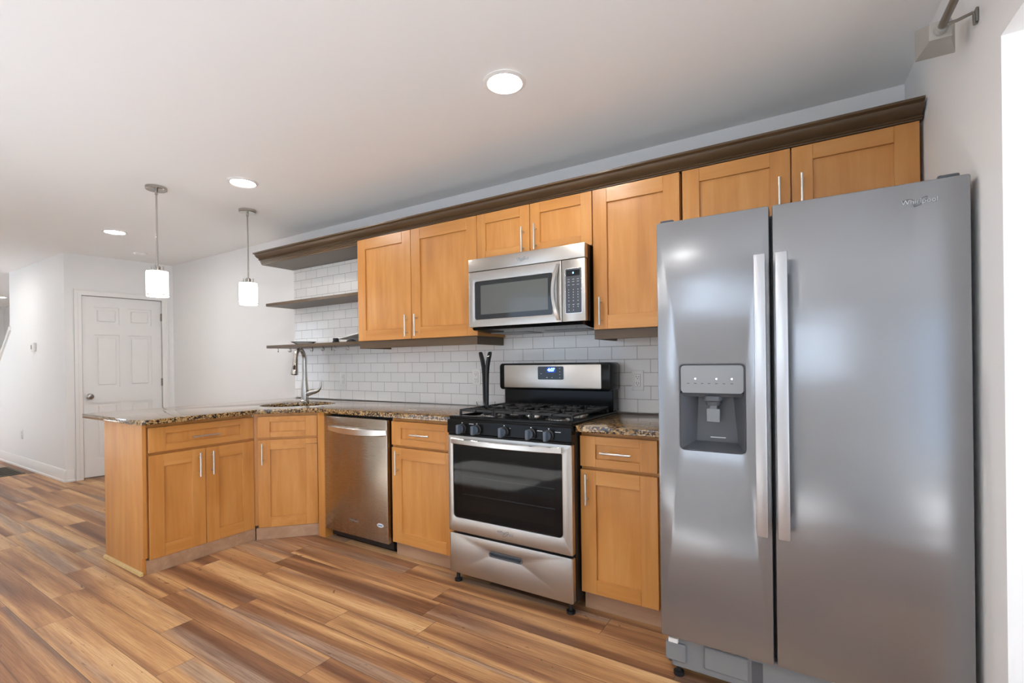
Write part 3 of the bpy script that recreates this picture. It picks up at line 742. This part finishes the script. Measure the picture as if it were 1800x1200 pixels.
# ------------------------------------------------------------------ refrigerator
fy = -.9403; fz0, fz1 = .173, 1.750; fx0, fxm0, fxm1, fx1 = 1.2184, 1.6010, 1.6105, 2.1127
t = thing('refrigerator', 'large stainless steel side by side refrigerator at the right wall', 'refrigerator', (1.665, -.5, 0))
b = B(M['greyd']); b.box(fx0+.006, 2.083, -.862, -.060, .030, 1.735, .004, 1); link('body', b, t)
b = B(M['fridge']); hx0, hx1, hz0, hz1 = 1.300, 1.520, .893, 1.208
b.prism(rect(fx0, fxm0, fz0, fz1), fy, -.868, axis=1, holes=[rrect(hx0, hx1, hz0, hz1, .016)], bev=.005); ld_ = link('door', b, t, label='left freezer door with the water dispenser')
b = B(M['fridge']); b.box(fxm1, fx1, fy, -.868, fz0, fz1, .006, 2); rd_ = link('door', b, t, label='wide right door')
for d_, x0, x1 in ((ld_, 1.5575, 1.5925), (rd_, 1.6215, 1.6565)):
    b = B(M['handle']); z0, z1 = .628, 1.578
    b.box(x0, x1, fy-.058, fy-.036, z0, z1, .003, 2)
    for z in (z0+.02, z1-.06): b.box((x0+x1)/2-.011, (x0+x1)/2+.011, fy-.037, fy+.001, z, z+.04)
    link('handle', b, d_)
# dispenser: built as a box sunk into the door
b = B(M['greyp'], M['greyd'], M['markd'])
b.use(2).prism(rrect(hx0-.003, hx1+.003, hz0-.003, hz1+.003, .018), fy-.0015, fy+.003, axis=1, holes=[rrect(hx0+.002, hx1-.002, hz0+.002, hz1-.002, .014)])
dp = link('dispenser', b, ld_)
b = B(M['greyd'])
g = bmesh.new()
fr = [(hx0+.002, fy+.001, hz0+.002), (hx1-.002, fy+.001, hz0+.002), (hx1-.002, fy+.001, 1.100), (hx0+.002, fy+.001, 1.100)]
bk_ = [(hx0+.045, fy+.066, hz0+.026), (hx1-.030, fy+.066, hz0+.026), (hx1-.045, fy+.060, 1.100), (hx0+.055, fy+.060, 1.100)]
vf = [g.verts.new(p) for p in fr]; vb = [g.verts.new(p) for p in bk_]
g.faces.new(vb); 
for i in range(4): g.faces.new((vf[i], vf[(i+1) % 4], vb[(i+1) % 4], vb[i]))
b._take(g); cav = link('cavity', b, dp)
b = B(M['dispp'], M['greyd']); b.prism(rrect(hx0+.003, hx1-.003, 1.104, hz1-.003, .013), fy+.0005, fy+.045, axis=1)
b.use(1).prism([(fy+.001, 1.104), (fy+.001, 1.1035), (fy+.012, 1.090), (fy+.055, 1.090), (fy+.055, 1.104)], hx0+.003, hx1-.003, axis=0); pn = link('control_panel', b, dp)
for x in (1.355, 1.428, 1.479): link('indicator_light', B(M['led']).lathe([(0, 0), (.0032, 0), (.0032, .0006), (0, .0006)], (x, fy+.0004, 1.156), 10, axis=1), pn)
for x in (1.330, 1.355, 1.379, 1.403, 1.428, 1.453, 1.479): link('button_mark', B(M['markd']).box(x-.0045, x+.0045, fy-.0002, fy+.0004, 1.138, 1.1400), pn)
b = B(M['greyd'], M['greyp']); b.lathe([(0, 0), (.024, 0), (.028, .014), (.034, .018), (.034, .034), (0, .034)], (1.412, fy+.030, 1.058), 24); link('spout', b, dp)
b = B(M['greyp']); b.prism(rrect(1.391, 1.436, .998, 1.046, .004), fy+.014, fy+.024, axis=1, bev=.002); b.box(1.402, 1.425, fy+.020, fy+.030, 1.040, 1.062); link('paddle', b, dp)
b = B(M['mark']); b.box(1.395, 1.448, fy+.0625, fy+.0640, .934, .937); link('embossed_mark', b, cav)
logo(rd_, 1.998, 1.690, fy, .0205)
for x in (fx0+.035, fx1-.045):
    b = B(M['greyd']); b.box(x-.025, x+.025, -.925, -.800, 1.7505, 1.762, .005, 2); link('hinge_cover', b, t)
# base: open grille with foot modules
b = B(M['greyp']); b.box(fx0+.030, fx1-.020, -.905, -.864, .045, .168, .004, 1)
gr = link('base_grille', b, t)
b = B(M['greyp'], M['greyd'], M['plate']); b.box(fx0+.010, fx0+.085, -.918, -.880, .072, .140, .004, 1).box(fx0+.150, fx0+.300, -.9125, -.9055, .072, .155, .004, 1)
b.use(1).box(fx0+.310, fx0+.345, -.9075, -.9055, .060, .150); b.use(2).box(fx0+.022, fx0+.058, -.922, -.905, .142, .160, .002, 1)
link('grille_cover', b, gr)
for x in (fx0+.05, fx0+.36, fx1-.06):
    b = B(M['blackm']); b.lathe([(0, .0008), (.020, .0008), (.020, .014), (.009, .018), (.009, .05), (0, .05)], (x, -.875, 0), 16); link('leveling_foot', b, t)
for x in (fx0+.05, fx1-.06):
    b = B(M['blackm']); b.lathe([(0, -.02), (.030, -.02), (.030, .02), (0, .02)], (x, -.15, .031), 18, axis=0); link('roller', b, t)

# ------------------------------------------------------------------ lamps
def downlight(x, y, label):
    t = thing('ceiling_downlight', label, 'light', (x, y, H), group='recessed ceiling lights')
    b = B(M['trim']); b.lathe([(.074, -.001), (.094, -.001), (.094, -.004), (.078, -.010), (.074, -.008)], (x, y, H), 36, cap=False); link('trim_ring', b, t)
    b = B(M['lamp']); b.lathe([(0, -.0035), (.0735, -.0035), (.0735, -.0015), (0, -.0015)], (x, y, H), 36); link('lens', b, t)
downlight(.583, -1.012, 'round recessed ceiling light above the range, largest and nearest one')
downlight(-1.523, -1.009, 'round recessed ceiling light just left above the sink, beside the nearer pendant canopy')
downlight(-3.666, -1.0, 'round recessed ceiling light between the pendants and the white door')
downlight(-10.17, -.45, 'small far recessed ceiling light at the left edge beyond the stair wall')
downlight(.583, -2.9, 'unseen ceiling light, added as fill, behind the camera near the front window')  # this and the next three lamps are unseen, added to brighten the room
downlight(-.47, -2.9, 'unseen ceiling light added in a front row opposite the range')  # added lamp out of view, brightens the kitchen from the front
downlight(-6.3, -1.75, 'ceiling light added out of view by the stair wall, to light the room')  # added lamp, brightens the left end
downlight(-8.6, -2.3, 'unseen ceiling light added in the far living room')  # added lamp, brightens the far end
def pendant(x, y, label):
    t = thing('pendant_light', label, 'light', (x, y, H), group='pendant lights over the peninsula')
    b = B(M['nickel']); b.lathe([(0, -.022), (.058, -.022), (.063, -.018), (.063, -.0005), (0, -.0005)], (x, y, H), 32); link('canopy', b, t)
    b = B(M['nickel']); b.tube([(x, y, H-.022), (x, y, 1.915)], .0055, 12); b.lathe([(0, 0), (.009, 0), (.009, .03), (0, .03)], (x, y, H-.052), 16); link('rod', b, t)
    b = B(M['nickel']); b.lathe([(0, 1.884), (.020, 1.884), (.020, 1.915), (.010, 1.922), (0, 1.922)], (x, y, 0), 20)
    for k in range(4):
        a = R(45+90*k); b.tube([(x+.036*math.cos(a), y+.036*math.sin(a), 1.880), (x+.036*math.cos(a), y+.036*math.sin(a), 1.918)], .0045, 8)
    b.lathe([(.0, 1.880), (.066, 1.880), (.066, 1.8835), (0, 1.8835)], (x, y, 0), 32)
    b.lathe([(.0655, 1.715), (.0685, 1.715), (.0685, 1.721), (.0655, 1.721), (.0655, 1.715)], (x, y, 0), 36, cap=False)
    for k in range(3):
        a = R(-72+120*k); b.tube([(x+.0675*math.cos(a), y+.0675*math.sin(a), 1.718), (x+.0675*math.cos(a), y+.0675*math.sin(a), 1.882)], .0021, 8)
    link('holder', b, t)
    b = B(M['shade']); b.lathe([(.0, 1.8775), (.0635, 1.8775), (.0650, 1.874), (.0650, 1.712), (.0635, 1.709), (.058, 1.709), (.058, 1.80), (0, 1.80)], (x, y, 0), 36); link('shade', b, t)
pendant(-2.100, -1.288, 'pendant light with a white glass cylinder shade, left one of the two, nearer the camera')
pendant(-2.083, -.668, 'pendant light with a white glass cylinder shade, right one nearer the back wall and shelves')
b = B(M['trim']); b.lathe([(0, -.024), (.030, -.024), (.052, -.018), (.062, -.008), (.064, -.0005), (0, -.0005)], (-4.475, -.503, H), 32)
tag(centre(link('smoke_detector', b)), 'flat round white smoke detector on the ceiling near the white door', 'smoke detector')

# ------------------------------------------------------------------ outlets, thermostat, register
def outlet(x, y, z, label, wide=.072, high=.118):
    t = thing('wall_outlet', label, 'outlet', (x, y, z-high/2), group='wall outlets')
    b = B(M['plate']); b.box(x-wide/2, x+wide/2, y-.006, y-.0005, z-high/2, z+high/2, .0022, 2); link('cover_plate', b, t)
    b = B(M['plate'], M['slot'])
    b.use(0).prism(rrect(x-.017, x+.017, z-.036, z+.036, .004), y-.0085, y-.006, axis=1)
    b.use(1).prism(rrect(x-.018, x+.018, z-.037, z+.037, .004), y-.0064, y-.0061, axis=1)
    for dz in (-.019, .019):
        b.box(x-.0085, x-.0060, y-.0088, y-.0083, z+dz-.002, z+dz+.008).box(x+.0055, x+.0080, y-.0088, y-.0083, z+dz-.002, z+dz+.007).box(x-.002, x+.002, y-.0088, y-.0083, z+dz-.011, z+dz-.006)
    link('receptacle', b, t)
    return t
outlet(-1.779, -.008, 1.095, 'white double outlet on the tile just right of the faucet', .082)
outlet(-.329, -.008, 1.123, 'white outlet on the tile behind the black tongs')
outlet(.847, -.008, 1.109, 'white outlet on the tile right of the range')
outlet(-6.614, -.98, .407, 'white outlet low on the plain stair wall at far left')
b = B(M['plate'], M['greyp']); b.box(-6.135, -6.02, -1.004, -.981, 1.425, 1.525, .004, 2); b.use(1).box(-6.125, -6.09, -1.0055, -1.0035, 1.45, 1.50)
tag(centre(link('thermostat', b)), 'small white thermostat on the stair wall at far left', 'thermostat')
b = B(M['vent']); b.prism(rect(-6.78, -6.07, -1.29, -1.075), .0005, .006, axis=2, holes=[rect(-6.78+.03+.055*i, -6.78+.03+.055*i+.03, -1.265, -1.10) for i in range(12)])
b.box(-6.76, -6.09, -1.27, -1.095, .0004, .002)
tag(centre(link('floor_register', b)), 'dark olive floor register beside the stair wall baseboard', 'register')

# ------------------------------------------------------------------ small things on shelf and counter
hx = [-2.361, -2.216, -2.174, -2.061, -2.022, -1.902, -1.865, -1.754, -1.724, -1.636, -1.576, -1.436]
hb = B(M['pewter']); pp = []
for i in range(13):
    a = R(-250+250*i/12); pp.append((.013*math.cos(a), 0, -.028+.013*math.sin(a)))
pts = [(pp[-1][0]-.0, 0, pp[-1][2])]
path = [(0, 0, 0), (.0, 0, -.006), (.006, 0, -.014)] + [(.012*math.cos(R(50-i*20)), 0, -.026+.012*math.sin(R(50-i*20))) for i in range(13)]
hb.tube(path, .0021, 8)
h0 = link('hook', hb)
place = ['leftmost', 'second', 'third', 'fourth', 'fifth', 'sixth', 'seventh', 'eighth', 'ninth', 'tenth', 'eleventh', 'rightmost']
for i, x in enumerate(hx):
    h = h0 if i == 0 else h0.copy()
    if i: COL.objects.link(h)
    h.location = (x, -.25 if i % 2 == 0 else -.235, 1.378); h.rotation_euler = (0, 0, R((-20, 25, 5, -30, 15, 30)[i % 6]))
    tag(h, ('%s of the small metal hooks under the lowest shelf' if i in (0, 11) else '%s from left of the small metal hooks under the lowest shelf') % place[i], 'hook', 'metal hooks under the lowest shelf')
zs = 1.4032
b = B(M['glass']); b.lathe([(0, 0), (.055, 0), (.080, .012), (.110, .026), (.107, .027), (.077, .015), (.052, .003), (0, .003)], (-2.13, -.15, zs), 28)
tag(centre(link('glass_dish', b)), 'shallow clear glass dish at the left of the lowest shelf', 'dish')
b = B(M['blackm']); b.lathe([(0, 0), (.036, 0), (.030, .012), (.024, .020), (.026, .040), (.022, .044), (0, .044)], (-1.69, -.15, zs), 24)
tag(centre(link('jar_lid', b)), 'small black lid standing alone on the lowest shelf', 'lid')
b = B(M['blackm']); b.lathe([(0, 0), (.045, 0), (.035, .014), (.010, .026), (0, .026)], (-1.435, -.20, zs), 24)
tag(centre(link('jar_lid', b)), 'low black lid on the lowest shelf in front of the grey tray', 'lid')
b = B(M['plate']); b.lathe([(0, 0), (.028, 0), (.045, .020), (.060, .034), (.057, .035), (.042, .022), (.026, .004), (0, .004)], (-1.47, -.125, zs), 28)
tag(centre(link('bowl', b)), 'small white bowl under the grey tray on the lowest shelf', 'bowl')
b = B(M['plate']); b.prism(rrect(-.150, .130, -.09, .09, .02), -.004, .004, axis=2, bev=.002, M4=Matrix.Translation((-1.44, -.125, zs+.0525)) @ Matrix.Rotation(R(-8), 4, 'Y'))
tag(centre(link('tray', b)), 'thin pale grey tray lying tilted on the white bowl', 'tray')
# tongs in a clear glass holder
tx, ty = -.150, -.150
t = thing('glass_bowl', 'low clear glass bowl on the counter behind the range holding tongs', 'bowl', (tx, ty, ZC1+.0006))
b = B(M['glass']); b.lathe([(0, 0), (.045, 0), (.062, .012), (.066, .045), (.063, .045), (.059, .014), (.043, .004), (0, .004)], (tx, ty, ZC1+.0006), 32); link('bowl_body', b, t)
t = thing('tongs', 'black kitchen tongs standing upright in the clear glass bowl', 'tongs', (tx, ty, ZC1+.006))
for sgn in (-1, 1):
    b = B(M['blackm']); t2 = bmesh.new(); ring = []
    for i, (z, x, wd) in enumerate(((.0, .009, .009), (.06, .010, .010), (.14, .011, .011), (.22, .013, .012), (.27, .017, .013), (.31, .024, .014), (.34, .032, .014), (.362, .038, .012), (.374, .040, .006))):
        th = .0075; wd *= 1.25
        ring.append([t2.verts.new((tx+sgn*(x-th), ty-wd, ZC1+.0065+z)), t2.verts.new((tx+sgn*(x+th), ty-wd*.8, ZC1+.0065+z)), t2.verts.new((tx+sgn*(x+th), ty+wd*.8, ZC1+.0065+z)), t2.verts.new((tx+sgn*(x-th), ty+wd, ZC1+.0065+z))])
    for A, Bq in zip(ring, ring[1:]):
        for k in range(4): t2.faces.new((A[k], A[(k+1) % 4], Bq[(k+1) % 4], Bq[k]))
    t2.faces.new(ring[0]); t2.faces.new(ring[-1]); bmesh.ops.recalc_face_normals(t2, faces=t2.faces[:]); b._take(t2)
    link('arm', b, t)
b = B(M['bright']); b.tube([(tx+.030, ty-.016, ZC1+.347), (tx+.042, ty-.0155, ZC1+.355)], .0045, 12); link('hang_ring', b, t)

# ------------------------------------------------------------------ curtain rod at upper right
M['galvd'] = mat('dull_pewter_rod', (.24, .225, .20), .42, .6)
t = thing('curtain_rod', 'silver metal curtain rod with square flared finial high on the right wall', 'curtain rod', (wx(-.94), -.94, 2.2))
rx_, rz_ = 2.056, 2.196
rd = Vector((WXS, -1, 0)).normalized()
p0 = Vector((rx_, -.94, rz_))
b = B(M['galvd']); b.tube([p0-rd*.035, p0+rd*1.55], .0105, 18); link('rod', b, t)
b = B(M['galv']); b.tube([p0-rd*.026, p0-rd*.008], .0165, 20); link('collar', b, t)
b = B(M['galv']); g = bmesh.new(); rr_ = Vector((-rd.y, rd.x, 0)); upv = Vector((0, 0, 1)); c0 = p0-rd*.028; 
rings = []
for d_, s_ in ((0, .026), (.010, .027), (.011, .027), (.060, .047), (.066, .047)):
    c = c0-rd*d_
    rings.append([g.verts.new(c+rr_*(a*s_)+upv*(e*s_)) for a, e in ((-1, -1), (1, -1), (1, 1), (-1, 1))])
for A, Bq in zip(rings, rings[1:]):
    for k in range(4): g.faces.new((A[k], A[(k+1) % 4], Bq[(k+1) % 4], Bq[k]))
g.faces.new(rings[0]); g.faces.new(rings[-1]); bmesh.ops.recalc_face_normals(g, faces=g.faces[:]); b._take(g); link('finial', b, t)
b = B(M['galvd']); wp = Vector((wx(-.94)-.006, -.94, 2.203))
b.tube([p0+Vector((.008, 0, -.004)), (rx_+.03, -.94, rz_-.002), wp-Vector((.006, 0, 0)), wp-Vector((.002, 0, .010)), wp-Vector((.001, 0, .035))], .0045, 10)
b.box(wp.x-.001, wp.x+.005, -.950, -.930, 2.172, 2.212, .001, 1); link('bracket', b, t)
